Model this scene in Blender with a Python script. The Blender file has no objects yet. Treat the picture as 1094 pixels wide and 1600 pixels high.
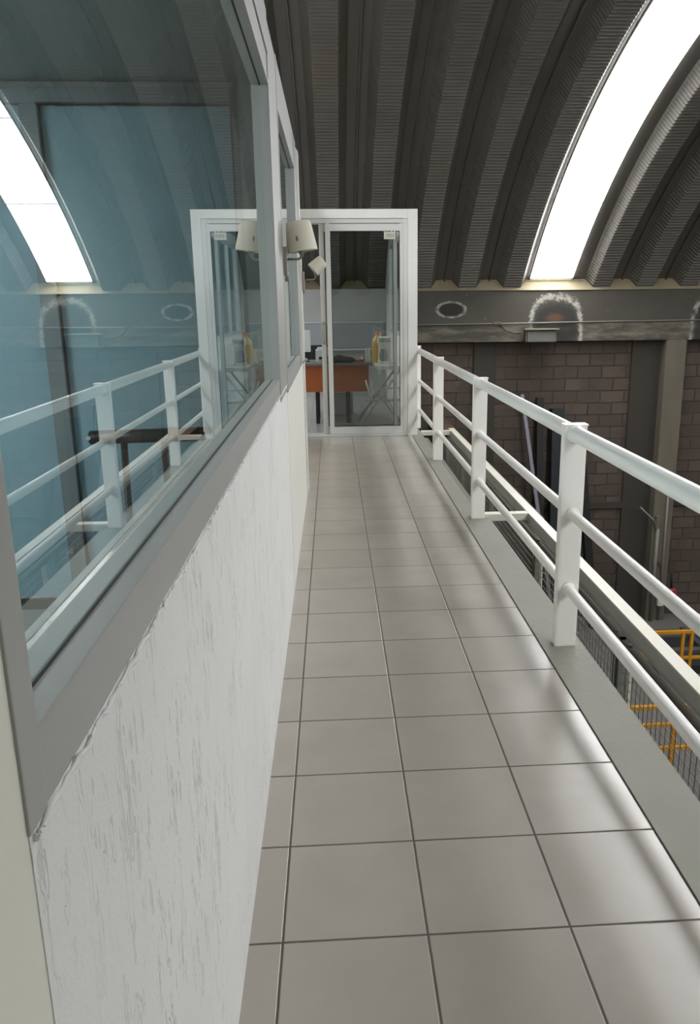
import bpy, bmesh, math, random
from mathutils import Vector, Matrix
random.seed(7)
PI = math.pi
S = bpy.context.scene
COL = S.collection

# ------------------------------------------------------------------ camera
cd = bpy.data.cameras.new('camera'); cam = bpy.data.objects.new('camera', cd); COL.objects.link(cam)
pitch, yaw, roll = -0.2554, 0.0609, -0.0093
cy, sy, cp, sp, cr, sr = math.cos(yaw), math.sin(yaw), math.cos(pitch), math.sin(pitch), math.cos(roll), math.sin(roll)
fw = Vector((sy*cp, cy*cp, sp)); rt = Vector((cy, -sy, 0)); up = rt.cross(fw)
rt2 = rt*cr + up*sr; up2 = -rt*sr + up*cr
M = Matrix((rt2, up2, -fw)).transposed().to_4x4(); M.translation = (0, 0, 1.395)
cam.matrix_world = M
cd.sensor_width = 36; cd.lens = 1244/1600*36; cd.shift_x = -53/1600
cd.clip_start = 0.02; cd.clip_end = 100
S.camera = cam

# ------------------------------------------------------------------ world, exposure
w = bpy.data.worlds.new('world'); S.world = w; w.use_nodes = True
w.node_tree.nodes['Background'].inputs[0].default_value = (0.8, 0.9, 1.0, 1)
w.node_tree.nodes['Background'].inputs[1].default_value = 0.6
S.view_settings.view_transform = 'Standard'; S.view_settings.look = 'None'
S.view_settings.gamma = 1; S.view_settings.exposure = 0.28
S.view_settings.use_curve_mapping = False
SKY_EMIT = 12.0       # daylight through the translucent roof strips
OFFICE_FILL = 230.0    # unseen tubes added to brighten the side offices

# ------------------------------------------------------------------ helpers
def lin(c):
    return tuple(((v/255)/12.92 if v/255 <= .04045 else ((v/255+.055)/1.055)**2.4) for v in c) + (1,)
class NT:
    def __init__(s, name):
        s.m = bpy.data.materials.new(name); s.m.use_nodes = True; s.t = s.m.node_tree
        s.b = s.t.nodes['Principled BSDF']; s.out = s.t.nodes['Material Output']
    def n(s, typ, **kw):
        x = s.t.nodes.new(typ)
        for k, v in kw.items(): setattr(x, k, v)
        return x
    def put(s, sock, v):
        if hasattr(v, 'links') or isinstance(v, bpy.types.NodeSocket): s.t.links.new(v, sock)
        else: sock.default_value = v
    def math(s, op, a, b=0.0, c=None, clamp=False):
        x = s.n('ShaderNodeMath', operation=op, use_clamp=clamp); s.put(x.inputs[0], a); s.put(x.inputs[1], b)
        if c is not None: s.put(x.inputs[2], c)
        return x.outputs[0]
    def mix(s, f, a, b):
        x = s.n('ShaderNodeMix', data_type='RGBA'); s.put(x.inputs[0], f); s.put(x.inputs[6], a); s.put(x.inputs[7], b)
        return x.outputs[2]
    def coord(s):
        return s.n('ShaderNodeTexCoord').outputs['Object']
    def xyz(s, v=None):
        x = s.n('ShaderNodeSeparateXYZ'); s.t.links.new(v or s.coord(), x.inputs[0]); return x.outputs
    def scaled(s, sc, v=None):
        x = s.n('ShaderNodeMapping'); s.t.links.new(v or s.coord(), x.inputs[0]); x.inputs[3].default_value = sc
        return x.outputs[0]
    def noise(s, scale, detail=4, rough=.5, v=None):
        x = s.n('ShaderNodeTexNoise'); s.t.links.new(v or s.coord(), x.inputs['Vector'])
        x.inputs['Scale'].default_value = scale; x.inputs['Detail'].default_value = detail; x.inputs['Roughness'].default_value = rough
        return x.outputs['Fac']
    def step(s, v, lo, hi):
        x = s.n('ShaderNodeMapRange', interpolation_type='SMOOTHSTEP'); s.put(x.inputs[0], v)
        x.inputs[1].default_value = lo; x.inputs[2].default_value = hi; return x.outputs[0]
    def bump(s, h, strength, dist):
        x = s.n('ShaderNodeBump'); s.put(x.inputs['Height'], h); x.inputs['Strength'].default_value = strength
        x.inputs['Distance'].default_value = dist; s.t.links.new(x.outputs[0], s.b.inputs['Normal'])
    def fin(s, color=None, rough=.6, metal=0, spec=None):
        if color is not None: s.put(s.b.inputs['Base Color'], color)
        s.put(s.b.inputs['Roughness'], rough); s.put(s.b.inputs['Metallic'], metal)
        if spec is not None: s.b.inputs['Specular IOR Level'].default_value = spec
        return s.m
def plain(name, c, rough=.6, metal=0, var=.06, scale=6, bump=0, spec=None):
    t = NT(name); c0 = lin(c); f = t.noise(scale)
    a = tuple(max(0, v*(1-var)) for v in c0[:3])+(1,); b = tuple(min(1, v*(1+var)) for v in c0[:3])+(1,)
    col = t.mix(f, a, b)
    if bump: t.bump(t.noise(scale*12), bump, .01)
    return t.fin(col, rough, metal, spec)

class MB:
    """collects shapes, links them as one mesh object"""
    def __init__(s): s.bm = bmesh.new()
    def box(s, x0, x1, y0, y1, z0, z1, bev=0, R=None, o=None):
        g = bmesh.new(); bmesh.ops.create_cube(g, size=1)
        for v in g.verts:
            v.co = Vector(((x0+x1)/2+v.co.x*(x1-x0), (y0+y1)/2+v.co.y*(y1-y0), (z0+z1)/2+v.co.z*(z1-z0)))
        if bev: bmesh.ops.bevel(g, geom=g.edges[:], offset=bev, segments=2, affect='EDGES', profile=.7)
        if R is not None:
            oo = Vector(o if o else ((x0+x1)/2, (y0+y1)/2, (z0+z1)/2))
            for v in g.verts: v.co = oo + R @ (v.co-oo)
        s.add(g); return s
    def add(s, g):
        me = bpy.data.meshes.new('tmp'); g.to_mesh(me); s.bm.from_mesh(me); bpy.data.meshes.remove(me); g.free()
    def tube(s, pts, r, n=14, caps=True):
        pts = [Vector(p) for p in pts]; rings = []
        rr = r if isinstance(r, (list, tuple)) else [r]*len(pts)
        prev = None
        for i, p in enumerate(pts):
            d = (pts[min(i+1, len(pts)-1)] - pts[max(i-1, 0)]).normalized()
            if prev is None:
                a = d.cross(Vector((0, 0, 1)));
                if a.length < .05: a = d.cross(Vector((1, 0, 0)))
                a.normalize()
            else: a = (prev - d*prev.dot(d)).normalized()
            prev = a; b = d.cross(a)
            rings.append([s.bm.verts.new(p + (a*math.cos(2*PI*k/n) + b*math.sin(2*PI*k/n))*rr[i]) for k in range(n)])
        for i in range(len(rings)-1):
            for k in range(n):
                f = s.bm.faces.new((rings[i][k], rings[i][(k+1) % n], rings[i+1][(k+1) % n], rings[i+1][k])); f.smooth = True
        if caps:
            s.bm.faces.new(rings[0][::-1]); s.bm.faces.new(rings[-1])
        return s
    def lathe(s, prof, n=32, o=(0, 0, 0), R=None):
        o = Vector(o); rings = []
        for r, z in prof:
            ring = []
            for k in range(n):
                v = Vector((max(r, .0004)*math.cos(2*PI*k/n), max(r, .0004)*math.sin(2*PI*k/n), z))
                if R is not None: v = R @ v
                ring.append(s.bm.verts.new(o+v))
            rings.append(ring)
        for i in range(len(rings)-1):
            for k in range(n):
                f = s.bm.faces.new((rings[i][k], rings[i][(k+1) % n], rings[i+1][(k+1) % n], rings[i+1][k])); f.smooth = True
        return s
    def prism(s, poly, h0, h1, ax='z'):
        def P(a, b, h): return {'z': (a, b, h), 'y': (a, h, b), 'x': (h, a, b)}[ax]
        lo = [s.bm.verts.new(P(a, b, h0)) for a, b in poly]; hi = [s.bm.verts.new(P(a, b, h1)) for a, b in poly]
        n = len(poly)
        for k in range(n): s.bm.faces.new((lo[k], lo[(k+1) % n], hi[(k+1) % n], hi[k]))
        s.bm.faces.new(lo[::-1]); s.bm.faces.new(hi); return s
    def build(s, name, mat, parent=None, fix=True):
        if fix: bmesh.ops.recalc_face_normals(s.bm, faces=s.bm.faces[:])
        me = bpy.data.meshes.new(name); s.bm.to_mesh(me); s.bm.free(); me.materials.append(mat)
        o = bpy.data.objects.new(name, me)
        if parent is not None:
            o.parent = parent
            o.matrix_parent_inverse = Matrix.Translation(-parent.location) if parent.parent is None and parent.type == 'EMPTY' else Matrix()
            if parent.type != 'EMPTY': o.matrix_parent_inverse = Matrix()
        COL.objects.link(o); return o
def thing(name, label, cat, loc=(0, 0, 0), group=None, kind=None):
    o = bpy.data.objects.new(name, None); COL.objects.link(o); o.location = loc; o.empty_display_size = .1
    o['label'] = label; o['category'] = cat
    if group: o['group'] = group
    if kind: o['kind'] = kind
    return o
def tag(o, label, cat, group=None, kind=None):
    o['label'] = label; o['category'] = cat
    if group: o['group'] = group
    if kind: o['kind'] = kind
    return o
def struct(o, label, cat): return tag(o, label, cat, kind='structure')
def rotm(ax, d): return Matrix.Rotation(math.radians(d), 3, ax)

# ------------------------------------------------------------------ materials
def mat_tiles(ox, oy, T, c0, c1, grout):
    t = NT('glazed_tiles'); X, Y, Z = t.xyz()
    u = t.math('DIVIDE', t.math('ADD', X, ox), T); v = t.math('DIVIDE', t.math('SUBTRACT', Y, oy), T)
    wob = t.math('MULTIPLY', t.math('SUBTRACT', t.noise(30, 2), .5), .004)
    du = t.math('PINGPONG', t.math('ADD', u, wob), .5); dv = t.math('PINGPONG', t.math('ADD', v, wob), .5)
    d = t.math('MINIMUM', du, dv); g = t.step(d, .0065, .0105)
    cb = t.n('ShaderNodeCombineXYZ'); t.put(cb.inputs[0], t.math('FLOOR', u)); t.put(cb.inputs[1], t.math('FLOOR', v))
    wn = t.n('ShaderNodeTexWhiteNoise', noise_dimensions='3D'); t.t.links.new(cb.outputs[0], wn.inputs[0])
    f = t.math('ADD', t.math('MULTIPLY', t.noise(5, 5, .6), .75), t.math('MULTIPLY', wn.outputs[0], .35), clamp=True)
    tile = t.mix(f, lin(c0), lin(c1))
    stain = t.step(t.noise(1.6, 3), .52, .7)
    tile = t.mix(t.math('MULTIPLY', stain, .25), tile, lin((148, 136, 127)))
    col = t.mix(g, t.mix(t.noise(9), lin(grout), lin(tuple(max(0, k-25) for k in grout))), tile)
    t.bump(t.math('ADD', t.step(d, .003, .016), t.math('MULTIPLY', t.noise(14, 3), .02)), .6, .0025)
    rough = t.math('ADD', t.math('MULTIPLY', g, -.5), t.math('ADD', .685, t.math('MULTIPLY', t.noise(7), .10)))
    return t.fin(col, rough, spec=.5)
m_tile = mat_tiles(.1462, 1.5075, .33, (164, 158, 149), (182, 176, 167), (100, 92, 84))
m_tile2 = mat_tiles(.30, 8.75, .33, (150, 148, 146), (165, 163, 160), (120, 118, 115))
def mat_stucco():
    t = NT('scratched_white_stucco')
    n1 = t.noise(1, 3, .55, t.scaled((42, 42, 8.0))); n2 = t.noise(1, 2, .5, t.scaled((75, 75, 18)))
    area = t.step(t.noise(1.7, 2), .38, .62)
    # scratches: thin ridged lines of the stretched noise
    r = t.math('SUBTRACT', 1, t.step(t.math('ABSOLUTE', t.math('SUBTRACT', n1, .40)), .0, .035))
    r2 = t.math('SUBTRACT', 1, t.step(t.math('ABSOLUTE', t.math('SUBTRACT', n2, .36)), .0, .04))
    pk = t.step(t.noise(1, 2, .5, t.scaled((9, 9, 5))), .40, .60)
    sc = t.math('MULTIPLY', t.math('MAXIMUM', r, r2), t.math('MULTIPLY', pk, t.math('ADD', .25, t.math('MULTIPLY', area, .75))))
    fine = t.noise(160, 3, .6)
    t.bump(t.math('SUBTRACT', t.math('MULTIPLY', fine, .35), t.math('MULTIPLY', sc, .8)), .55, .004)
    col = t.mix(t.math('MULTIPLY', sc, .42), t.mix(t.noise(3), lin((222, 222, 219)), lin((232, 232, 229))), lin((150, 150, 146)))  # groove shade painted in: scratches mixed towards grey
    return t.fin(col, .85)
m_stucco = mat_stucco()
m_cream = plain('cream_paint', (226, 226, 212), .6, var=.03)
m_white = plain('white_paint', (226, 224, 218), .38, var=.03, scale=9)
m_plaster = plain('white_plaster', (228, 228, 224), .7, var=.03, scale=4, bump=.15)
m_rail = plain('white_gloss_enamel', (246, 244, 239), .28, var=.02, scale=20)
m_alu = plain('grey_aluminium', (170, 170, 166), .42, .15, var=.04, scale=5)
m_aluw = plain('pale_aluminium', (216, 216, 214), .35, .25, var=.03, scale=5)
m_gasket = plain('dark_gasket', (48, 52, 50), .7)
m_curb = plain('grey_green_concrete', (134, 132, 122), .62, var=.14, scale=3, bump=.2)
m_slab = plain('concrete_slab', (120, 118, 110), .85, var=.15, scale=2)
m_dark = plain('black_steel', (22, 22, 23), .45)
m_steelgrey = plain('grey_painted_steel', (128, 128, 122), .5, .1, var=.12, scale=3)
m_cream_steel = plain('cream_painted_steel', (222, 218, 204), .45, var=.05, scale=6)
m_wire = plain('galvanized_wire', (150, 148, 140), .45, .5)
m_yellow = plain('yellow_enamel', (214, 150, 30), .45, var=.1)
m_hallfloor = plain('hall_floor_concrete', (112, 110, 106), .55, var=.18, scale=.8)
def mat_roof():
    t = NT('galvanized_roof_sheet')
    col = t.mix(t.noise(1.3, 4), lin((90, 86, 79)), lin((112, 108, 100)))
    rust = t.step(t.noise(1, 3, .6, t.scaled((.9, .35, .35))), .60, .78)
    col = t.mix(t.math('MULTIPLY', rust, .35), col, lin((112, 84, 60)))
    return t.fin(col, .5, .25)
m_roof = mat_roof()
def mat_blocks():
    t = NT('concrete_block_wall'); X, Y, Z = t.xyz()
    cb = t.n('ShaderNodeCombineXYZ'); t.put(cb.inputs[0], X); t.put(cb.inputs[1], Z)
    wv = t.n('ShaderNodeVectorMath', operation='ADD')
    nn = t.n('ShaderNodeTexNoise'); t.t.links.new(cb.outputs[0], nn.inputs['Vector']); nn.inputs['Scale'].default_value = 3
    sc = t.n('ShaderNodeVectorMath', operation='SCALE'); t.t.links.new(nn.outputs['Color'], sc.inputs[0]); sc.inputs[3].default_value = .03
    t.t.links.new(cb.outputs[0], wv.inputs[0]); t.t.links.new(sc.outputs[0], wv.inputs[1])
    br = t.n('ShaderNodeTexBrick'); t.t.links.new(wv.outputs[0], br.inputs['Vector'])
    br.inputs['Color1'].default_value = lin((100, 87, 78)); br.inputs['Color2'].default_value = lin((80, 70, 63))
    br.inputs['Mortar'].default_value = lin((58, 52, 47)); br.inputs['Scale'].default_value = 1
    br.inputs['Mortar Size'].default_value = .012; br.inputs['Mortar Smooth'].default_value = .4
    br.inputs['Brick Width'].default_value = .40; br.inputs['Row Height'].default_value = .20
    smear = t.step(t.noise(2.2, 5, .65), .38, .60)
    col = t.mix(t.math('MULTIPLY', smear, .75), br.outputs['Color'], t.mix(t.noise(.9, 3), lin((72, 63, 56)), lin((88, 78, 70))))
    t.bump(t.math('ADD', t.math('MULTIPLY', br.outputs['Fac'], -1), t.math('MULTIPLY', t.noise(25), .4)), .5, .02)
    return t.fin(col, .9)
m_block = mat_blocks()
def mat_beam():
    t = NT('stained_concrete_beam'); X, Y, Z = t.xyz()
    up_ = t.mix(t.noise(2.5, 5, .6), lin((72, 69, 62)), lin((90, 86, 77)))
    mott = t.noise(1, 6, .65, t.scaled((1.6, 3, 7)))
    lo_ = t.mix(t.step(mott, .38, .68), lin((76, 72, 64)), lin((128, 121, 108)))
    col = t.mix(t.step(Z, 1.06, 1.10), lo_, up_)
    spots = t.step(t.noise(1, 2, .5, t.scaled((7, 7, 16))), .70, .76)
    col = t.mix(t.math('MULTIPLY', spots, .5), col, lin((160, 155, 145)))
    jag = t.math('MULTIPLY', t.math('SUBTRACT', t.noise(34, 5, .85), .5), .42)
    def sup(cx, rx, cz, rz, p):
        a = t.math('POWER', t.math('DIVIDE', t.math('ABSOLUTE', t.math('SUBTRACT', X, cx)), rx), p)
        b = t.math('POWER', t.math('DIVIDE', t.math('ABSOLUTE', t.math('SUBTRACT', Z, cz)), rz), p)
        return t.math('POWER', t.math('ADD', a, b), 1/p)
    def band(d, wd): return t.math('SUBTRACT', 1, t.step(t.math('ABSOLUTE', t.math('SUBTRACT', t.math('ADD', d, jag), 1)), wd*.4, wd))
    d = sup(1.855, .22, 1.30, .115, 2)
    col = t.mix(t.math('SUBTRACT', 1, t.step(d, .7, 1)), col, lin((50, 48, 44)))
    col = t.mix(t.math('MULTIPLY', t.math('MULTIPLY', band(d, .17), t.step(t.noise(11, 3), .25, .6)), .6), col, lin((190, 186, 176)))
    for cx in (3.52, 6.13):
        d = sup(cx, .41, .78, .70, 3.2)
        col = t.mix(t.math('MULTIPLY', t.math('SUBTRACT', 1, t.step(t.math('ADD', d, jag), .75, .98)), .85), col, lin((48, 47, 44)))
        rr = sup(cx-.02, .20, 1.16, .10, 2)
        col = t.mix(t.math('MULTIPLY', t.math('SUBTRACT', 1, t.step(t.math('ADD', rr, jag), .3, 1)), .45), col, lin((120, 80, 56)))
        col = t.mix(t.math('MULTIPLY', t.math('MULTIPLY', band(d, .09), t.step(t.noise(9, 4), .3, .6)), .75), col, lin((196, 192, 182)))
    t.bump(t.noise(18, 5), .35, .01)
    return t.fin(col, .85)
m_beam = mat_beam()
def mat_col():
    t = NT('rough_concrete'); X, Y, Z = t.xyz()
    col = t.mix(t.noise(1, 5, .6, t.scaled((3, 3, .8))), lin((90, 86, 74)), lin((124, 116, 101)))
    col = t.mix(t.math('MULTIPLY', t.step(Z, -.3, -.9), .0), col, lin((130, 118, 104)))
    t.bump(t.noise(20, 5), .3, .01); return t.fin(col, .85)
m_col = mat_col()
m_ledge = plain('ochre_mortar_ledge', (150, 138, 112), .85, var=.15, scale=3, bump=.3)
m_pil = plain('dark_recessed_concrete', (66, 62, 55), .9, var=.15, scale=2)
def mat_glass(name, tint, ior=1.5):
    t = NT(name); t.t.nodes.remove(t.b)
    tr = t.n('ShaderNodeBsdfTransparent'); tr.inputs[0].default_value = tint
    gl = t.n('ShaderNodeBsdfGlossy'); gl.inputs['Roughness'].default_value = .0; gl.inputs[0].default_value = (.95, .98, .97, 1)
    fr = t.n('ShaderNodeFresnel'); fr.inputs[0].default_value = ior
    geo = t.n('ShaderNodeNewGeometry'); r2 = t.math('MULTIPLY', fr.outputs[0], 2); tot = t.math('DIVIDE', r2, t.math('ADD', fr.outputs[0], 1))
    fac = t.math('MULTIPLY', tot, t.math('SUBTRACT', 1, geo.outputs['Backfacing']))   # both surfaces of the pane reflect, counted once on entry
    mx = t.n('ShaderNodeMixShader'); t.t.links.new(fac, mx.inputs[0])
    t.t.links.new(tr.outputs[0], mx.inputs[1]); t.t.links.new(gl.outputs[0], mx.inputs[2]); t.t.links.new(mx.outputs[0], t.out.inputs[0])
    return t.m
m_glass = mat_glass('green_tinted_glass', (.86, .93, .93, 1), 1.52)
m_glassd = mat_glass('clear_door_glass', (.84, .86, .85, 1), 1.45)
def mat_emit(name, col, st, seams=False):
    t = NT(name)
    t.b.inputs['Base Color'].default_value = (.85, .85, .82, 1); t.b.inputs['Roughness'].default_value = .6
    t.b.inputs['Emission Color'].default_value = col; t.b.inputs['Emission Strength'].default_value = st
    return t.m
m_sky = mat_emit('translucent_roof_panel', (.97, .985, 1, 1), SKY_EMIT)
m_seam = mat_emit('overlap_of_translucent_panels', (.97, .985, 1, 1), SKY_EMIT*.07)
m_filltube = mat_emit('fill_tube', (.93, .97, 1, 1), OFFICE_FILL)

# ================================================================== SETTING
# ---- walkway slab and tile floor
b = MB(); b.box(-.30, .8425, -2.6, 8.62, -.029, 0)
struct(b.build('floor', m_tile), 'beige glazed square tile walkway floor with grey grout between stucco wall and white railing', 'floor')
b = MB(); b.box(-4.2, 1.017, -2.6, 8.62, -.22, -.03); b.box(-4.2, .955, 8.62, 12.9, -.22, -.03)
struct(b.build('floor_slab', m_slab), 'concrete slab under the walkway and offices', 'floor')
b = MB(); b.box(-4.2, .80, 8.62, 12.95, -.03, .0)
struct(b.build('floor_office', m_tile2), 'grey tiled office floor behind the sliding glass door', 'floor')
b = MB(); b.box(-4.2, -.36, -.4, 8.62, -.03, 0)
struct(b.build('floor_side_office', m_tile2), 'pale floor inside the side office behind the long window', 'floor')
b = MB(); b.prism([(.8425, -2.6), (1.017, -2.6), (1.017, 5.16), (.957, 5.16), (.957, 9.35), (.8425, 9.35)], -.10, .006)
struct(b.build('trim_1', m_curb), 'grey concrete edge strip carrying the railing posts along the tiles', 'curb')

# ---- left wall: textured stucco below the windows
XF, XG = -.222, -.251
b = MB(); b.box(-.36, XF, .50, 3.80, -.03, 1.035, 0)
struct(b.build('wall_left', m_stucco), 'white scratched stucco wall below the long near window', 'wall')
b = MB(); b.box(-.36, XF+.001, 3.80, 5.86, -.03, .985)
struct(b.build('wall_left_far', plain('smooth_white_stucco', (222, 221, 212), .8, var=.03, scale=5, bump=.25)), 'smoother white wall section below the second window', 'wall')
b = MB(); b.box(-.36, XF-.001, -2.6, .50, -.03, 3.2)
struct(b.build('wall_pier', m_cream), 'cream painted wall pier at the near left edge of the window', 'wall')
b = MB()
pts = [(XF+.002+random.uniform(-.0015, .0015), .505+i*.012, 1.031+random.uniform(-.0025, .0025)) for i in range(275)]
b.tube(pts, [.0026+random.uniform(-.0016, .0012) for _ in pts], 7)
struct(b.build('trim_2', m_stucco), 'ragged bead of white mortar under the grey window frame', 'trim')
# small corner bead of mortar at the base
b = MB(); b.box(-.40, -.30, 6.12, 8.62, -.03, 2.46)
struct(b.build('wall_left_recess', m_cream), 'cream wall set back between the second window and the glass door', 'wall')

# ---- near window (grey aluminium)
def window(nm, y0, y1, zb0, zb1, zt0, zt1, label, near_w=.035, far_w=.0, seam=None):
    t = thing(nm, label, 'window', (XF, (y0+y1)/2, zb0), kind='structure')
    f = MB(); f.box(-.285, XF, y0, y1, zb0, zb1, .002); f.build('sill_rail', m_alu, t)
    f = MB(); f.box(-.33, XF, y0, y1, zt0, zt1, .002)
    if seam:
        f.box(-.33, XF+.006, y0, y1, seam, zt1, .0015); f.box(-.33, XF+.004, y0, y1, zt0-.002, zt0+.012, .001)
    f.build('head_rail', m_alu, t)
    f = MB(); f.box(-.332, XF+.0015, y0-.001, y0+near_w, zb0-.001, zt1+.001, .002); f.build('near_stile', m_alu, t)
    g = MB(); g.box(XG-.003, XG, y0+near_w-.002, y1-far_w, zb1-.003, zt0+.003); g.build('glass_pane', m_glass, t)
    k = MB(); k.box(XG, XG+.0025, y0+near_w, y1-far_w, zb1, zb1+.0015); k.box(XG, XG+.003, y0+near_w, y1-far_w, zt0-.004, zt0); k.build('gasket', m_gasket, t)
    return t
w1 = window('window_1', .50, 3.33, 1.035, 1.098, 2.20, 2.45, 'long near window in grey aluminium frame with tinted reflecting glass', seam=2.305)
f = MB(); f.box(-.335, XF+.001, 3.325, 3.895, 1.002, 2.445, .003); f.box(-.332, XF+.004, 3.327, 3.345, 1.006, 2.44, .001); f.box(XF, XF+.003, 3.86, 3.90, 1.0, 2.45, .001)
f.build('mullion', m_alu, w1)
w2 = window('window_2', 3.90, 5.62, .985, 1.06, 2.25, 2.46, 'second smaller window beyond the grey mullion and the wall lamp', near_w=.03, seam=None)
f = MB(); f.box(-.33, XF, 5.55, 5.86, .985, 2.46, .003); f.build('far_stile', m_alu, w2)
# aluminium door post at the end of the window wall
d0 = thing('door_2', 'narrow cream aluminium door post at the far end of the window wall', 'door', (XF, 6.0, 0), kind='structure')
f = MB(); f.box(-.30, XF+.004, 5.88, 5.93, 0, 2.43, .002); f.box(-.30, XF+.010, 5.955, 6.12, 0, 2.43, .003); f.build('post', m_white, d0)
f = MB(); f.box(-.30, XF-.012, 5.93, 5.96, 0, 2.43); f.build('gap_seal', m_gasket, d0)
f = MB(); f.box(XF-.01, XF+.012, 5.84, 6.10, .985, 1.005, .003); f.tube([(XF+.006, 6.02, 1.0), (XF+.03, 6.02, 1.0)], .012); f.build('latch', m_alu, d0)

# ---- side office interior
m_pan = plain('pale_blue_panel', (150, 178, 188), .5, var=.05, scale=1.2)
m_offw = plain('office_wall_paint', (168, 186, 188), .7, var=.04, scale=1.5)
b = MB(); b.box(-4.3, -4.2, -.4, 8.62, -.03, 2.6); struct(b.build('wall_office_back', m_offw), 'pale blue grey back wall of the side office', 'wall')
b = MB(); b.box(-4.3, -.36, -.5, -.4, -.03, 2.6); struct(b.build('wall_office_near', m_offw), 'near end wall of the side office', 'wall')
b = MB(); b.box(-4.3, -.34, -.5, 8.62, 2.29, 2.56); struct(b.build('ceiling_office', plain('grey_ceiling', (160, 162, 160), .8)), 'grey ceiling of the side offices', 'ceiling')
pw = thing('wall_partition', 'pale blue panelled partition in grey frames across the side office', 'wall', (-1.5, 3.68, 0), kind='structure')
f = MB(); f.box(-4.2, -1.25, 3.68, 3.70, .06, 2.20); f.box(-1.185, -.395, 3.68, 3.70, .06, 2.21); f.build('panel', m_pan, pw)
f = MB(); f.box(-4.2, -.34, 3.68, 3.70, 2.262, 2.29); f.build('fascia_panel', plain('grey_fascia', (150, 152, 150), .7), pw)
f = MB(); f.box(-4.2, -.33, 3.64, 3.73, 2.20, 2.262, .003); f.box(-1.255, -1.185, 3.642, 3.728, 0, 2.199, .001); f.box(-.395, -.335, 3.642, 3.728, 0, 2.199, .001); 
f.build('frame', plain('mid_grey_frame', (128, 134, 136), .45, .2), pw)
f = MB(); f.box(-1.187, -1.180, 3.66, 3.675, .06, 2.2); f.box(-.405, -.398, 3.66, 3.675, .06, 2.2); f.box(-1.187, -.395, 3.635, 3.66, 2.196, 2.203); f.box(-1.262, -1.254, 3.66, 3.675, .06, 2.2); f.box(-4.2, -1.25, 3.66, 3.68, 0, .05); f.build('seal', m_gasket, pw)
b = MB(); b.box(-4.2, -.36, 8.55, 8.62, 0, 2.5); struct(b.build('wall_office_end', m_offw), 'end wall of the second side office', 'wall')
def ceil_fill(x, y, z, label):
    t = thing('fill_lamp', label, 'lamp', (x, y, z))  # added out of view to brighten the rooms behind the window glass
    f = MB(); f.box(x-.10, x+.10, y-.62, y+.62, z-.05, z, .004); f.build('housing', m_white, t)
    for s in (-.045, .045):
        f = MB(); f.tube([(x+s, y-.58, z-.066), (x+s, y+.58, z-.066)], .014); f.build('tube', m_filltube, t)
ceil_fill(-3.0, 1.2, 2.29, 'added twin tube fill lamp, out of view, inside the near side office')
ceil_fill(-3.0, 5.2, 2.29, 'added twin tube fill lamp, out of view, inside the second side office')

# ---- the room behind the sliding door
YD = 8.62
b = MB(); b.box(.80, .90, YD, YD+.20, -.03, 2.335, .004); b.box(-.40, .80, YD, YD+.20, 2.245, 2.335, .004)
b.box(-.52, -.40, YD, YD+.20, -.03, 2.335, .004)
struct(b.build('trim_3', m_plaster), 'thick white plaster frame around the sliding glass door', 'door frame')
b = MB(); b.box(.83, .90, YD+.20, 12.9, -.03, 1.0); b.box(.83, .90, YD+.20, 12.9, 2.2, 2.33); b.box(.83, .90, 11.9, 12.9, 1.0, 2.2); b.box(.83, .90, YD+.2, 9.3, 1.0, 2.2)
struct(b.build('wall_right_office', m_plaster), 'white side wall of the room behind the glass door', 'wall')
g = thing('window_4', 'side window of the room behind the glass door', 'window', (.86, 10.6, 1.0), kind='structure')
f = MB(); f.box(.855, .86, 9.3, 11.9, 1.0, 2.2); f.build('glass_pane', m_glassd, g)
f = MB()
for yy in (9.3, 10.15, 11.0, 11.86): f.box(.835, .885, yy, yy+.045, 1.0, 2.2, .002)
f.box(.835, .885, 9.3, 11.9, 1.0, 1.045, .002); f.box(.835, .885, 9.3, 11.9, 2.155, 2.2, .002); f.build('frame', m_aluw, g)
dr = thing('door_1', 'sliding glass door in pale aluminium at the end of the walkway, slid open at left', 'door', (.3, YD+.08, 0), kind='structure')
f = MB(); f.box(.752, .80, YD+.01, YD+.16, 0, 2.245, .003); f.box(-.398, .798, YD+.012, YD+.158, 2.20, 2.243, .003); f.box(-.40, -.36, YD+.01, YD+.16, 0, 2.245, .003); f.box(-.398, .798, YD-.01, YD+.158, .001, .022, .003)
f.build('frame', m_aluw, dr)
def leaf(x0, x1, yc, name, sw=.052):
    l = MB(); l.box(x0, x0+sw, yc-.018, yc+.018, .022, 2.20, .003); l.box(x1-sw*.7, x1, yc-.018, yc+.018, .022, 2.20, .003)
    l.box(x0+.002, x1-.002, yc-.0165, yc+.0165, 2.125, 2.195, .003); l.box(x0+.002, x1-.002, yc-.0165, yc+.0165, .024, .105, .003)
    o = l.build(name, m_aluw, dr)
    g = MB(); g.box(x0+.03, x1-.03, yc-.003, yc+.003, .08, 2.15); g.build('glass_pane', m_glassd, o)
    k = MB()
    k.box(x0+sw, x0+sw+.006, yc-.008, yc+.008, .105, 2.125); k.box(x1-sw*.7-.006, x1-sw*.7, yc-.008, yc+.008, .105, 2.125); k.box(x0+sw, x1-sw*.7, yc-.008, yc+.008, .105, .111); k.box(x0+sw, x1-sw*.7, yc-.008, yc+.008, 2.119, 2.125)
    k.build('seal', m_gasket, o)
    return o
lf = leaf(-.118, .69, YD+.100, 'sliding_leaf', .052)
leaf(-.052, .752, YD+.035, 'fixed_leaf', .05)
f = MB(); f.box(-.105, -.072, YD+.052, YD+.082, .98, 1.22, .006); f.build('handle', m_alu, lf)
for z in (1.0, 1.2):
    f = MB(); f.tube([(-.09, YD+.052, z), (-.09, YD+.046, z)], .009); f.build('screw', m_steelgrey, lf)
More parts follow.
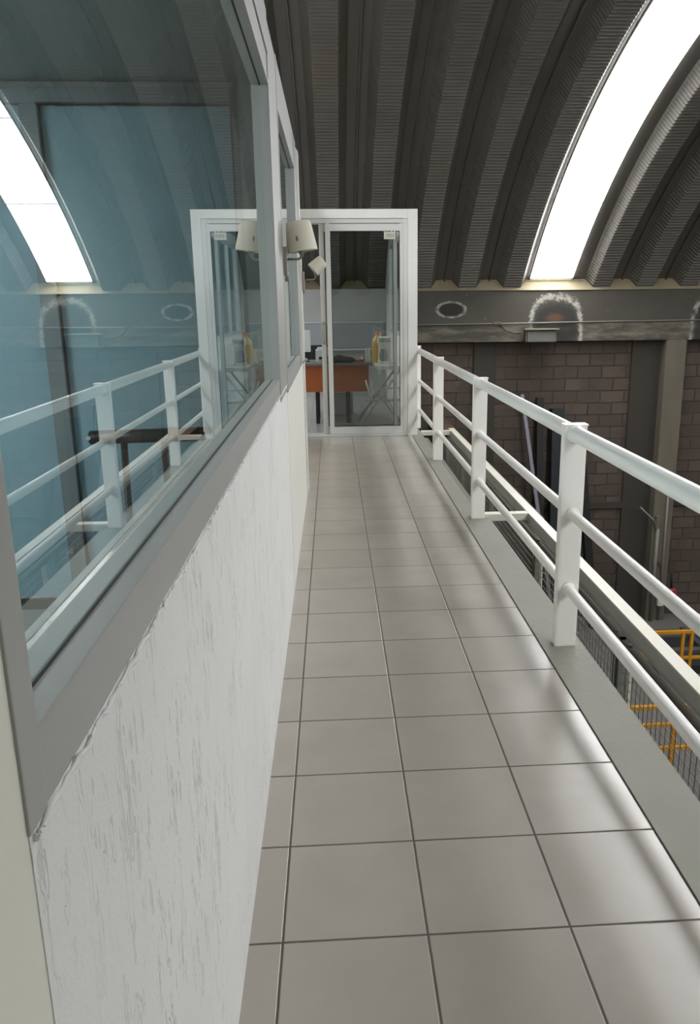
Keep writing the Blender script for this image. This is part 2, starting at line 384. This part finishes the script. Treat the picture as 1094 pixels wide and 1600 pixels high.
# card with writing taped to the glass
tg = thing('paper_sign', 'small cream card with numbers stuck to the top right of the glass door', 'sign', (.62, YD, 2.04))
f = MB(); f.box(.553, .672, YD+.010, YD+.013, 2.043, 2.135); f.build('card', plain('cream_card', (206, 206, 192), .7), tg)
def text(txt, size, loc, rotx, mat, parent, sx=1):
    c = bpy.data.curves.new('lettering', 'FONT'); c.body = txt; c.size = size; c.align_x = 'CENTER'; c.extrude = .0006
    o = bpy.data.objects.new('lettering_tmp', c); COL.objects.link(o)
    dg = bpy.context.evaluated_depsgraph_get(); me = bpy.data.meshes.new_from_object(o.evaluated_get(dg))
    bpy.data.objects.remove(o)
    R = Matrix.Translation(loc) @ Matrix.Rotation(rotx, 4, 'X') @ Matrix.Diagonal((sx, 1, 1, 1)); me.transform(R)
    me.materials.clear(); me.materials.append(mat)
    q = bpy.data.objects.new('lettering', me); COL.objects.link(q); q.parent = parent
    q.matrix_parent_inverse = Matrix.Translation(-parent.location); return q
text('2005', .048, (.615, YD+.009, 2.062), PI/2, plain('olive_ink', (112, 112, 96), .7), tg)
f = MB()
for i, x in enumerate((.562, .586, .607, .64)): f.box(x, x+.016, YD+.008, YD+.010, 2.112, 2.124)
f.build('printed_header', plain('brown_ink', (96, 84, 80), .7), tg)

# ---- far wall of the hall with beam, columns, ledge
b = MB(); b.box(-8, 16, 12.95, 13.15, -4.0, .82)
struct(b.build('wall_far', m_block), 'brown concrete block wall at the far side of the hall', 'wall')
b = MB(); b.box(-8, 16, 12.72, 13.10, .80, 1.60, .008)
struct(b.build('trim_4', m_beam), 'stained concrete ring beam with chalk ring and arch marks under the roof', 'beam')
b = MB(); b.prism([(12.70, 1.585), (12.72, 1.60), (13.2, 1.60), (13.2, 1.98), (12.86, 1.80), (12.76, 1.66)], -8, 16, 'x')
struct(b.build('trim_5', m_ledge), 'ochre mortar ledge between roof sheets and concrete beam', 'ledge')
for i, (x0, x1) in enumerate(((5.34, 5.67), (-5.6, -5.27), (11.5, 11.83))):
    b = MB(); b.box(x0, x1, 12.70, 12.95, -4.0, .80, .01); struct(b.build('trim_%d' % (6+i), m_col), 'square concrete column below the ring beam', 'column')
for i, (x0, x1) in enumerate(((4.86, 5.34), (2.26, 2.62))):
    b = MB(); b.box(x0, x1, 12.90, 12.96, -4.0, .80); struct(b.build('trim_%d' % (10+i), m_pil), 'dark recessed concrete strip in the block wall', 'pilaster')
b = MB(); b.box(2.62, 4.86, 12.90, 12.96, -2.02, -1.90, .01); b.box(5.67, 11.5, 12.90, 12.96, -2.0, -1.86, .01); b.box(-.5, 2.26, 12.90, 12.96, -2.02, -1.9, .01)
struct(b.build('trim_12', m_pil), 'thin concrete tie course along the block wall', 'tie course')
b = MB(); b.box(-1.5, .83, 12.62, 12.72, -.03, 1.62)
struct(b.build('wall_office_white', plain('greyish_white_paint', (176, 176, 174), .8, var=.05, scale=1)), 'greyish painted wall at the back of the room behind the glass door', 'wall')
b = MB(); b.box(-8, 16, -6, 13.1, -4.15, -4.0); struct(b.build('floor_hall', m_hallfloor), 'concrete floor of the hall below', 'floor')
m_hw = plain('hall_wall_paint', (170, 166, 156), .85)
b = MB(); b.box(-8.2, -8, -6, 13.1, -4, 6); struct(b.build('wall_hall_left', m_hw), 'left end wall of the hall', 'wall')
b = MB(); b.box(15.8, 16, -6, 13.1, -4, 6); struct(b.build('wall_hall_right', m_hw), 'right end wall of the hall', 'wall')

# ---- vaulted corrugated roof: circular arc section
YC, ZC, RC = 5.877, -5.788, 10.10
A0 = math.atan2(1.62-ZC, 12.80-YC); A1 = PI-A0
YB = YC + RC*math.cos(A1)
def arc(a, n): return YC+(RC+n)*math.cos(a), ZC+(RC+n)*math.sin(a)
PER, X0 = .705, 1.955
CR = .058
Afine = A0 + 8.6/RC
angs = []; a = A0; st = (CR/5)/RC
while a < Afine: angs.append((a, True)); a += st
n2 = 60
for i in range(n2+1): angs.append((Afine+(A1-Afine)*i/n2, False))
bm = bmesh.new()
UP = .15
def section(x, sky_l=False, sky_r=False):
    # (dx, offset outward, crimp weight)
    return [(x-.085, UP, 0), (x-.085, UP, .2), (x-.035, UP*.5, .8), (x+.012, 0, .8), (x+.016, 0, 1), (x+.15, 0, 1), (x+.284, 0, 1), (x+.288, 0, .6), (x+.335, UP*.5, .5), (x+.385, UP, .1)]
def strip(pts, smooth=True):
    prev = None
    for a_, fine in angs:
        s_ = (a_-A0)*RC
        cr_ = .014*math.sin(2*PI*s_/CR) if fine else 0
        ring = []
        for dx, n_, wgt in pts:
            y_, z_ = arc(a_, n_+cr_*wgt); ring.append(bm.verts.new((dx, y_, z_)))
        if prev:
            for k in range(len(ring)-1):
                bm.faces.new((prev[k], prev[k+1], ring[k+1], ring[k]))
        prev = ring
k0, k1 = -9, 19
SKYK = (2, 11, -6)  # first strip is in view, the other two are added to light the hall
for k in range(k0, k1):
    x = X0 + k*PER
    if k in SKYK: continue            # that sheet is a translucent one
    strip(section(x))
    if (k+1) in SKYK:                 # flat border sheets beside the skylight
        strip([(x+.385, UP, 0), (x+.425, UP, 0), (x+.44, UP-.02, 0)])
        xr = X0+(k+2)*PER
        strip([(xr-.30, UP-.02, 0), (xr-.28, UP, 0), (xr-.085, UP, 0)])
    else:
        strip([(x+.385, UP, 0), (x+.50, UP+.004, 0), (x+.505, UP-.03, 0), (x+.52, UP-.03, 0), (x+.525, UP+.004, 0), (x+PER-.085, UP, 0)])
me = bpy.data.meshes.new('ceiling'); bm.to_mesh(me); bm.free(); me.materials.append(m_roof)
ceil = bpy.data.objects.new('ceiling', me); COL.objects.link(ceil)
struct(ceil, 'vaulted roof of dark corrugated steel sheets with crimped ribs', 'roof')
# weather cover outside the sheets, keeps the hall closed
def arcsheet(x0, x1, n0, n1, a0=None, a1=None, segs=60):
    m = MB(); a0 = A0 if a0 is None else a0; a1 = A1 if a1 is None else a1; pr = None
    for i in range(segs+1):
        a_ = a0+(a1-a0)*i/segs; q = [m.bm.verts.new((x_, *arc(a_, n_))) for x_, n_ in ((x0, n0), (x1, n0), (x1, n1), (x0, n1))]
        if pr:
            for j in range(4): m.bm.faces.new((pr[j], pr[(j+1) % 4], q[(j+1) % 4], q[j]))
        else: m.bm.faces.new(q)
        pr = q
    m.bm.faces.new(pr[::-1]); return m
SKYS = []
for idx, k in enumerate(SKYK):
    x = X0+(k-1)*PER; SKYS.append((x+.425, x+2*PER-.285))
edges = sorted(SKYS); xs = -8.0; m = MB()
for (a_, b_) in edges + [(16, 16)]:
    q = arcsheet(xs, a_, UP+.05, UP+.09); q.bm.normal_update()
    t_ = bpy.data.meshes.new('t'); q.bm.to_mesh(t_); q.bm.free(); m.bm.from_mesh(t_); bpy.data.meshes.remove(t_); xs = b_
struct(m.build('ceiling_cover', m_roof), 'outer skin of the vaulted steel roof', 'roof')
SL = ['long white translucent skylight strip in the vaulted roof at the right', 'added unseen skylight strip lighting the hall further to the right', 'added unseen skylight strip lighting the hall over the offices at the left']
for idx, (a_, b_) in enumerate(SKYS):
    t = thing('window_%d' % (5+idx), SL[idx], 'skylight', ((a_+b_)/2, 12.7, 1.7), kind='structure')
    s0 = A0+.012; dA = 1.55/RC; j = 0; aa = s0
    while aa < A1-.02:
        e_ = min(aa+dA, A1-.012)
        arcsheet(a_+.015, b_-.015, UP-.035, UP-.030, aa+.013/RC, e_-.013/RC, 14).build('panel', m_sky, t)
        if e_ < A1-.02: arcsheet(a_+.015, b_-.015, UP-.036, UP-.029, e_-.013/RC, e_+.013/RC, 2).build('overlap', m_seam, t)
        aa = e_; j += 1
b = MB(); b.box(-8, 16, YB-.3, YB-.02, -4, 1.75)
struct(b.build('wall_hall_near', m_hw), 'painted wall of the hall behind the camera', 'wall')

# ================================================================== RAILING
rl = thing('railing', 'white tube railing with flat posts along the right edge of the walkway', 'railing', (.94, 3.05, 0))
RX = .938
for y in (-1.05, 1.0, 3.05, 5.10, 7.17, 9.15):
    x = RX if y < 9 else RX+.01
    p = MB(); p.box(x-.046, x+.046, y-.026, y+.026, .0, .934, .012); p.box(x-.048, x+.048, y-.028, y+.028, .928, .936, .003)
    for zz, r_ in ((.898, .040), (.575, .030), (.26, .030)):
        p.tube([(x, y-.026, zz), (x, y-.036, zz)], [r_, r_*.8], 16)
    p.build('post', m_rail, rl)
for zz, r_ in ((.898, .032), (.575, .0215), (.26, .0215)):
    p = MB(); p.tube([(RX, -1.4, zz), (RX, 3.0, zz), (RX, 9.15, zz)], r_, 24); p.build('top_rail' if zz > .8 else 'mid_rail', m_rail, rl)

# ================================================================== STEEL EDGE BEAM + MESH FENCE
sb = thing('steel_channel_beam', 'long steel channel with pale top flange beside the railing, outside the walkway', 'beam', (1.3, 4, 0))
f = MB(); f.box(1.283, 1.345, .4, 8.9, .022, .030, .001); f.build('flange', m_cream_steel, sb)
f = MB(); f.box(1.283, 1.290, .4, 8.9, -.040, .022, .001); f.box(1.272, 1.290, .4, 8.9, -.046, -.040, .001); f.build('web', plain('grey_web_paint', (176, 176, 168), .5, var=.1), sb)
for y in (1.0, 5.13, 8.75):
    f = MB(); f.box(1.0 if y < 5 else .955, 1.283, y-.035, y+.035, -.02, .028, .003); f.build('crossbar', m_cream_steel, sb)
fn = thing('mesh_fence', 'wire mesh fence in grey steel frames standing below the channel beam', 'fence', (1.27, 4, -4))
FY0, FY1, FZ = .4, 8.9, -4.0
FT = -.07
f = MB(); y = FY0
while y < FY1: f.tube([(1.27, y, FZ+.05), (1.27, y, FT)], .002, 5, False); y += .045
z = FZ+.08
while z < FT: f.tube([(1.2735, FY0, z), (1.2735, FY1, z)], .002, 5, False); z += .045
f.build('wire_mesh', m_wire, fn)['kind'] = 'stuff'
for y in (.42, 3.25, 4.78, 6.3, 7.8, 8.88):
    f = MB(); f.box(1.25, 1.29, y-.02, y+.02, FZ, FT, .003); f.build('post', m_steelgrey, fn)
    if y in (3.25, 4.78):
        f = MB(); f.box(1.262, 1.285, y-.10, y-.085, FZ+.05, FT, .002); f.build('stile', m_cream_steel, fn)
        f = MB(); f.box(1.262, 1.285, y+.07, y+.085, FZ+.05, FT, .002); f.build('stile', m_steelgrey, fn)
f = MB(); f.box(1.255, 1.29, FY0, FY1, FT-.03, FT, .002); f.box(1.255, 1.29, FY0, FY1, -2.0, -1.96, .002); f.build('top_frame', plain('brown_grey_steel', (104, 98, 88), .6), fn)

# ================================================================== WALL LAMPS
m_shade = NT('cream_lamp_shade'); m_shade.b.inputs['Transmission Weight'].default_value = .0
X_, Y_, Z_ = m_shade.xyz()
m_shade = m_shade.fin(m_shade.mix(m_shade.noise(3), lin((208, 204, 184)), lin((222, 218, 200))), .7)
m_brush = plain('brushed_nickel', (150, 144, 134), .35, .7)
def lamp(base, out, label, tilt=None, scale=1.0, dz=0):
    bx_, by_, bz_ = base; ox_, oy_, oz_ = out
    t = thing('wall_lamp', label, 'lamp', base)
    f = MB(); f.box(bx_, bx_+.018, by_-.035, by_+.035, bz_-.075, bz_+.055, .004); f.build('wall_plate', plain('pinkish_grey_metal', (156, 146, 140), .45, .3), t)
    f = MB(); f.tube([(bx_+.01, by_, bz_-.05), (bx_+.01, by_, bz_-.10)], .006, 8); f.build('finial', m_brush, t)
    pts = [(bx_+.01, by_, bz_)]
    n = 8
    for i in range(n+1):
        a_ = PI/2*i/n; r_ = .022
        pts.append((ox_-r_+r_*math.sin(a_), by_+(oy_-by_)*(1), bz_+r_-r_*math.cos(a_)))
    pts.append((ox_, oy_, oz_-.05))
    f = MB(); f.tube(pts, .0055, 12); f.build('arm', m_brush, t)
    R = rotm('X', 0) if tilt is None else tilt
    f = MB(); f.lathe([(.006, -.052), (.008, -.05), (.025, .0), (.0, .0)], 24, (ox_, oy_, oz_)); f.build('socket_cone', m_brush, t)
    f = MB()
    outer = [(.070, -.032), (.0685, -.01), (.062, .06), (.059, .088), (.052, .100), (.030, .104)]
    inner = [(.028, .101), (.050, .097), (.057, .086), (.060, .058), (.0665, -.01), (.068, -.032), (.070, -.032)]
    f.lathe([(r*scale, z*scale) for r, z in outer+inner], 40, (ox_, oy_, oz_+dz), R)
    sh = f.build('shade', m_shade, t)
    return t
ly = 3.93
lamp((XF+.002, 3.93, 1.602), (-.134, ly, 1.665), 'cream shaded wall lamp on bent metal arm beside the grey window mullion', tilt=rotm('Y', -8), dz=.004)
tl = rotm('X', -8) @ rotm('Y', 48)
lamp((XF+.010, 6.06, 1.572), (-.113, 6.06, 1.655), 'smaller looking cream wall lamp with crooked tilted shade near the glass door', tilt=tl, scale=.76)
# brown stain on the near shade
s = MB()
for dx, dz, rr in ((0, 0, .006), (.002, -.008, .005), (-.002, .007, .004)): s.lathe([(0, -.0), (rr, .0008), (rr*.8, .0016), (0, .0018)], 12, (-.152+dx, ly-.0635, 1.690+dz), rotm('X', 90))

lmp = [o for o in bpy.data.objects if o.name.startswith('wall_lamp')][0]
s.build('scorch_mark', plain('scorched_brown', (140, 104, 76), .8), lmp)

# ================================================================== BLACK STAND IN THE SIDE OFFICE
bs = thing('folding_stand', 'black metal stand with padded crossbar seen through the long window', 'stand', (-.69, 2.8, 0))
f = MB(); f.tube([(-.855, 2.8, .955), (-.848, 2.8, .955), (-.44, 2.8, .962), (-.433, 2.8, .962)], [.012, .024, .024, .012], 18); f.build('crossbar', m_dark, bs)
for x in (-.848, -.44):
    f = MB(); f.tube([(x, 2.775, .958), (x, 2.772, .958)], .008, 12); f.build('end_glint', m_aluw, bs)  # pale discs put in as the glint on the rounded bar ends
for x, x2 in ((-.735, -.75), (-.598, -.585)):
    f = MB(); f.tube([(x, 2.8, .95), (x2, 2.8, .02)], .012, 10); f.build('leg', m_dark, bs)
for x in (-.75, -.585):
    f = MB(); f.tube([(x, 2.55, .014), (x, 3.05, .014)], .014, 10); f.build('foot', m_dark, bs)

# ================================================================== ROOM BEHIND DOOR: furniture
m_desk = plain('orange_brown_laminate', (176, 92, 44), .5, var=.08, scale=2)
m_desktop = plain('grey_laminate_top', (120, 116, 112), .4)
dk = thing('desk', 'orange brown office desk with grey top and dark metal legs behind the glass door', 'desk', (.1, 9.75, 0))
f = MB(); f.box(-.62, .46, 9.55, 10.25, .695, .725, .004); f.build('desktop', m_desktop, dk)
f = MB(); f.box(-.58, .42, 9.60, 9.62, .385, .695, .002); f.build('modesty_panel', m_desk, dk)
for x in (-.20, .17):
    for y in (9.66, 10.15):
        f = MB(); f.box(x-.022, x+.022, y-.015, y+.015, .0, .695, .003); f.build('leg', m_dark, dk)
def simple(nm, label, cat, shape, mat, loc):
    t = MB(); shape(t); o = t.build(nm, mat); return tag(o, label, cat)
# chair tucked behind
ch = thing('office_chair', 'black legged chair behind the desk in the open gap of the glass door', 'chair', (-.22, 10.5, 0))
f = MB(); f.box(-.43, -.03, 10.35, 10.75, .42, .46, .015); f.build('seat', m_dark, ch)
f = MB(); f.box(-.43, -.03, 10.76, 10.80, .50, .88, .02, rotm('X', -8)); f.build('backrest', m_dark, ch)
for x in (-.40, -.06):
    for y in (10.38, 10.74):
        f = MB(); f.tube([(x, y, 0), (x, y, .43)], .013, 10); f.build('leg', m_dark, ch)
# monitor + printer + bag + mug + cups
t = thing('computer_monitor', 'white backed computer monitor standing at the left end of the desk', 'monitor', (-.32, 9.9, .725))
f = MB(); f.box(-.46, -.27, 9.88, 9.92, .84, 1.10, .008); f.build('screen_shell', m_white, t)
f = MB(); f.box(-.455, -.275, 9.875, 9.885, .80, .84, .003); f.build('lower_bezel', m_dark, t)
f = MB(); f.box(-.385, -.355, 9.90, 9.93, .735, .85, .003); f.box(-.45, -.29, 9.84, 9.98, .725, .738, .003); f.build('foot', m_dark, t)
t = thing('printer', 'pale grey box printer on the desk behind the door stile', 'printer', (-.05, 9.85, .725))
f = MB(); f.box(-.21, .0, 9.75, 10.0, .725, .87, .01); f.box(-.19, -.03, 9.78, 9.98, .87, .895, .006); f.build('body', plain('pale_grey_plastic', (198, 198, 200), .5), t)
f = MB(); f.box(-.17, -.04, 9.735, 9.75, .76, .79, .003); f.build('paper_slot', m_dark, t)
t = MB()
t.lathe([(0, .085), (.05, .08), (.12, .06), (.165, .03), (.175, .0), (0, 0)], 28, (.10, 9.70, .725))
for v in t.bm.verts: v.co.y = 9.66+(v.co.y-9.70)*.45; v.co.z += .012*math.sin(v.co.x*30)
for v in t.bm.verts: v.co.z = max(v.co.z, .7255)
tag(t.build('fabric_bag', plain('black_fabric', (28, 26, 28), .9)), 'low black cloth bag slumped on the desk', 'bag')
t = thing('tape_dispenser', 'small red tape dispenser near the right end of the desk', 'tape dispenser', (.31, 9.66, .725))
f = MB(); f.prism([(.25, .725), (.37, .725), (.37, .785), (.345, .80), (.32, .755), (.285, .75), (.262, .775), (.25, .765)], 9.64, 9.68, 'y'); f.build('body', plain('red_plastic', (190, 50, 54), .4), t)
f = MB(); f.tube([(.345, 9.635, .775), (.345, 9.685, .775)], .018, 16); f.build('tape_roll', m_white, t)
for i in range(9):
    f = MB(); f.lathe([(.022, 0), (.030, .016), (.030, .019), (.026, .018)], 20, (.415, 9.70, .726+i*.0185)); tag(f.build('plastic_cup', m_white), ('bottom white plastic cup of the nested stack on the desk' if i == 0 else 'topmost open white plastic cup of the nested stack on the desk' if i == 8 else 'white plastic cup in the middle of the nested stack on the desk'), 'cup', 'nested white cups on the desk')
# white folding table with a coffee urn and yellow jug
ft = thing('folding_table', 'small folding table with pale tubular crossed legs at right behind the glass door', 'table', (.6, 9.75, 0))
m_tubew = plain('pale_tube', (222, 218, 208), .4, .1)
f = MB(); f.box(.50, .80, 9.50, 10.05, .645, .69, .008); f.build('tabletop', m_white, ft)
for y in (9.52, 10.03):
    f = MB(); f.tube([(.32, y, .012), (.79, y, .645)], .013, 10); f.build('leg', m_tubew, ft)
    f = MB(); f.tube([(.77, y+.03, .012), (.58, y+.03, .30)], .011, 10); f.build('leg', m_tubew, ft)
f = MB(); f.tube([(.37, 9.50, .285), (.79, 9.50, .285)], .013, 10); f.tube([(.42, 9.50, .42), (.79, 9.50, .435)], .006, 8); f.build('stretcher', m_tubew, ft)
f = MB(); f.tube([(.375, 9.48, .53), (.430, 9.48, .33), (.436, 9.48, .29)], .010, 8); f.tube([(.452, 9.48, .52), (.450, 9.48, .36), (.438, 9.48, .29)], .010, 8); f.build('prongs', m_white, ft)
cu = thing('coffee_maker', 'glass and white coffee maker on the folding table', 'coffee maker', (.62, 9.9, .69))
f = MB(); f.box(.55, .70, 9.82, 10.0, .69, .72, .008); f.box(.56, .70, 9.94, 10.0, .72, .98, .008); f.box(.55, .70, 9.82, 10.0, .93, 1.01, .010); f.build('body', m_white, cu)
f = MB(); f.lathe([(.0, .0), (.045, .0), (.055, .04), (.05, .09), (.035, .13), (.038, .145)], 24, (.615, 9.87, .722)); f.build('carafe', mat_glass('carafe_glass', (.7, .72, .7, 1), 1.4), cu)
f = MB(); f.box(.56, .69, 9.815, 9.82, .945, .995, .002); f.build('front_panel', plain('silver_panel', (170, 170, 168), .3, .6), cu)
jg = thing('water_jug', 'yellow jug with orange cap standing behind the coffee maker', 'jug', (.55, 10.1, .69))
f = MB(); f.lathe([(0, 0), (.075, 0), (.08, .02), (.08, .22), (.065, .29), (.03, .33), (.03, .35)], 28, (.565, 10.10, .69)); f.build('body', plain('yellow_plastic', (196, 150, 44), .4), jg)
f = MB(); f.lathe([(.034, 0), (.036, .03), (0, .034)], 20, (.565, 10.10, 1.035)); f.build('cap', plain('orange_plastic', (200, 110, 50), .4), jg)
sh = thing('wall_shelf', 'grey wall board with thin ledge behind the desk', 'shelf', (.2, 12.6, .7))
f = MB(); f.box(-.42, .80, 12.58, 12.62, .74, 1.12, .004); f.build('board', plain('pale_blue_board', (150, 154, 158), .4), sh)
f = MB(); f.box(-.44, .82, 12.50, 12.62, .71, .735, .004); f.box(-.44, .82, 12.57, 12.60, 1.12, 1.135, .003); f.build('ledge', m_aluw, sh)
cb = thing('storage_crate', 'pale storage box on the floor under the desk', 'box', (0, 10.2, 0))
f = MB(); f.box(.0, .24, 10.30, 10.6, .02, .30, .01); f.build('body', plain('grey_white_plastic', (186, 184, 186), .5), cb)
f = MB(); f.box(-.01, .25, 10.29, 10.61, .30, .33, .008); f.build('lid', m_white, cb)

# ================================================================== HALL THINGS
fl = thing('floodlight', 'rectangular floodlight housing hung below the conduit on the concrete beam', 'floodlight', (3.24, 12.6, .78))
f = MB(); f.box(3.00, 3.50, 12.54, 12.66, .785, .985, .02, rotm('X', -12)); f.build('housing', plain('grey_metal_housing', (88, 86, 78), .5, .2), fl)
f = MB(); f.box(2.98, 3.52, 12.48, 12.655, .985, 1.005, .004); f.build('visor', plain('pale_metal_edge', (140, 134, 120), .5), fl)
f = MB(); f.box(3.03, 3.47, 12.515, 12.535, .80, .96, .004, rotm('X', -12)); f.build('lens', plain('frosted_lens', (92, 92, 84), .4), fl)
f = MB(); f.box(3.2, 3.3, 12.64, 12.74, .86, .92, .003); f.build('bracket', m_steelgrey, fl)
cn = thing('conduit', 'long thin conduit running along the concrete beam', 'conduit', (3, 12.70, 1.09))
f = MB(); f.tube([(.95, 12.70, 1.075), (2.6, 12.70, 1.082), (4.5, 12.70, 1.10), (8, 12.70, 1.12)], .011, 8); f.build('pipe', m_steelgrey, cn)
f = MB(); f.box(2.52, 2.66, 12.675, 12.715, 1.07, 1.11, .004); f.build('junction_box', m_col, cn)
f = MB(); f.tube([(2.62, 12.69, 1.07), (2.72, 12.68, .97), (2.85, 12.68, .93), (2.97, 12.68, .93)], .009, 8); f.build('flexible_lead', m_dark, cn)
# leaning poles / profiles against the block wall
def lean(label, x0, z0, x1, z1, r, mat, nm='leaning_tube', tip=None, yb=12.45):
    t = thing(nm, label, 'tube', (x1, 12.1, -4))
    k = (-4-z0)/(z1-z0); xb = x0+(x1-x0)*k
    f = MB(); f.box(-r, r, -r, r, 0, 1, .002)
    p0, p1 = Vector((xb, yb, -4)), Vector((x0, 12.88-r*1.1, z0)); d_ = (p1-p0)
    q = Vector((0, 0, 1)).rotation_difference(d_.normalized()).to_matrix()
    for v in f.bm.verts: v.co = p0 + q @ Vector((v.co.x, v.co.y, v.co.z*d_.length))
    f.build('bar', mat, t)
    if tip:
        f = MB(); f.tube([p1 - d_.normalized()*.05, p1 + d_.normalized()*.03], r*.8, 10); f.build('end_fitting', tip, t)
        pm = p0 + d_*.60; f = MB(); f.tube([pm, pm + d_.normalized()*.09], r*1.15, 10); f.build('clamp', tip, t)
lean('pale lilac metal tube leaning on the block wall, leftmost of the leaning bars', 3.05, -.05, 3.26, -1.95, .028, plain('lilac_metal', (122, 118, 128), .35, .3), yb=11.7)
lean('dark brown bar leaning on the block wall behind the pale tube', 3.34, -.10, 3.36, -2.0, .055, plain('dark_brown_steel', (38, 33, 32), .6))
lean('blue black broad bar leaning on the wall beside the dark brown one', 3.62, -.28, 3.62, -2.0, .10, plain('blue_black_steel', (32, 38, 42), .5))
lean('thick black bar with silver fittings leaning just right of the near railing post', 4.09, -1.20, 4.24, -2.9, .065, plain('matt_black', (20, 20, 21), .6), tip=m_aluw)
# conduits on the column
cc = thing('column_conduit', 'grey conduit pipes running down the square concrete column', 'conduit', (5.5, 12.68, -2))
f = MB(); f.tube([(5.56, 12.68, -1.6), (5.56, 12.68, -4)], .018, 10); f.tube([(5.42, 12.66, -2.25), (5.42, 12.66, -4)], .03, 10); f.tube([(5.1, 12.7, -1.95), (5.36, 12.66, -2.2), (5.42, 12.66, -2.4), (5.42, 12.66, -2.8), (5.52, 12.66, -3.0)], .014, 8); f.build('pipe', m_steelgrey, cc)
f = MB(); f.box(5.37, 5.45, 12.63, 12.69, -2.32, -2.1, .006); f.build('junction_box', m_col, cc)
tgp = thing('hanging_tag', 'small white control box hanging on a chain by the concrete column', 'control box', (5.5, 12.5, -3.7))
f = MB(); f.box(5.45, 5.55, 12.48, 12.54, -3.66, -3.46, .01); f.build('box', m_white, tgp)
f = MB(); f.tube([(5.5, 12.51, -3.46), (5.5, 12.55, -3.2), (5.52, 12.66, -2.95)], .006, 6); f.build('chain', m_dark, tgp)
rh = thing('red_valve', 'small red valve handle beside the white control box', 'valve', (5.72, 12.6, -3.5))
f = MB(); f.lathe([(.03, -.02), (.075, -.015), (.08, 0), (.075, .015), (.03, .02)], 20, (5.72, 12.55, -3.45), rotm('X', 80)); f.build('wheel', plain('red_enamel', (180, 44, 58), .4), rh)
f = MB(); f.tube([(5.72, 12.55, -3.45), (5.72, 12.95, -3.45)], .02, 10); f.tube([(5.72, 12.6, -3.45), (5.70, 12.62, -3.05)], .02, 8); f.build('stem', m_dark, rh)
# pale low platform edge + yellow guard rails
def guard(x0, x1, y, zt, label, n=3, mids=(-3.63,), posts=None):
    t = thing('guard_rail', label, 'guard rail', (x0, y, -4))
    f = MB(); f.box(x0, x1, y-.025, y+.025, zt-.045, zt, .004); f.build('top_bar', m_yellow, t)
    for z in mids:
        f = MB(); f.box(x0, x1, y-.02, y+.02, z-.02, z+.02, .004); f.build('mid_bar', m_yellow, t)
    for x in (posts or [x0+(x1-x0)*i/(n-1) for i in range(n)]):
        f = MB(); f.box(x-.022, x+.022, y-.022, y+.022, -4, zt-.045, .004); f.build('post', m_yellow, t)
guard(4.33, 7.4, 10.4, -3.20, 'yellow steel guard rail on the hall floor in front of the block wall', posts=[4.36, 4.955, 5.085, 6.2, 7.3])
guard(3.2, 4.4, 8.0, -3.05, 'yellow guard rail seen through the wire mesh of the fence', n=3, mids=(-3.3, -3.6))
# machine cabinets on the hall floor
mc = thing('machine_trough', 'low dark machine trough on the hall floor behind the yellow guard rail', 'machine', (5.6, 11.2, -4))
f = MB(); f.box(4.4, 7.2, 10.6, 11.95, -4, -3.86, .01); f.build('body', plain('dark_machine_grey', (44, 45, 48), .5), mc)
f = MB(); f.box(4.35, 7.25, 11.0, 11.12, -3.86, -3.80, .006); f.box(4.35, 7.25, 11.6, 11.66, -3.86, -3.82, .006); f.build('rim', plain('machine_top', (92, 92, 92), .4), mc)
for x in (4.9, 5.6, 6.3):
    f = MB(); f.box(x, x+.08, 10.65, 11.9, -3.86, -3.80, .004); f.build('rib', plain('machine_door', (74, 78, 84), .4), mc)
mm = thing('conveyor', 'yellow and grey roller conveyor on the hall floor beyond the mesh fence', 'conveyor', (3.1, 6.8, -4))
f = MB(); f.box(2.5, 2.56, 5.2, 8.6, -3.3, -3.18, .006); f.build('side_beam', m_yellow, mm)
f = MB(); f.box(3.1, 3.16, 5.2, 8.6, -3.3, -3.18, .006); f.build('side_beam', m_yellow, mm)
for i in range(20):
    f = MB(); f.tube([(2.56, 5.3+i*.17, -3.24), (3.10, 5.3+i*.17, -3.24)], .035, 10); f.build('roller', m_steelgrey, mm)
for x in (2.53, 3.13):
    for y in (5.3, 6.9, 8.5):
        f = MB(); f.box(x-.03, x+.03, y-.03, y+.03, -4, -3.3, .004); f.build('leg', m_yellow, mm)
br = thing('roof_girder', 'brown steel girder lying level beyond the far part of the channel beam', 'girder', (1.75, 8.5, -.45))
f = MB(); f.box(1.60, 1.78, 6.5, 12.9, -.62, -.60, .002); f.box(1.60, 1.78, 6.5, 12.9, -.42, -.40, .002); f.box(1.68, 1.70, 6.5, 12.9, -.60, -.42, .002); f.build('i_section', plain('brown_steel', (96, 76, 62), .6, var=.15), br)
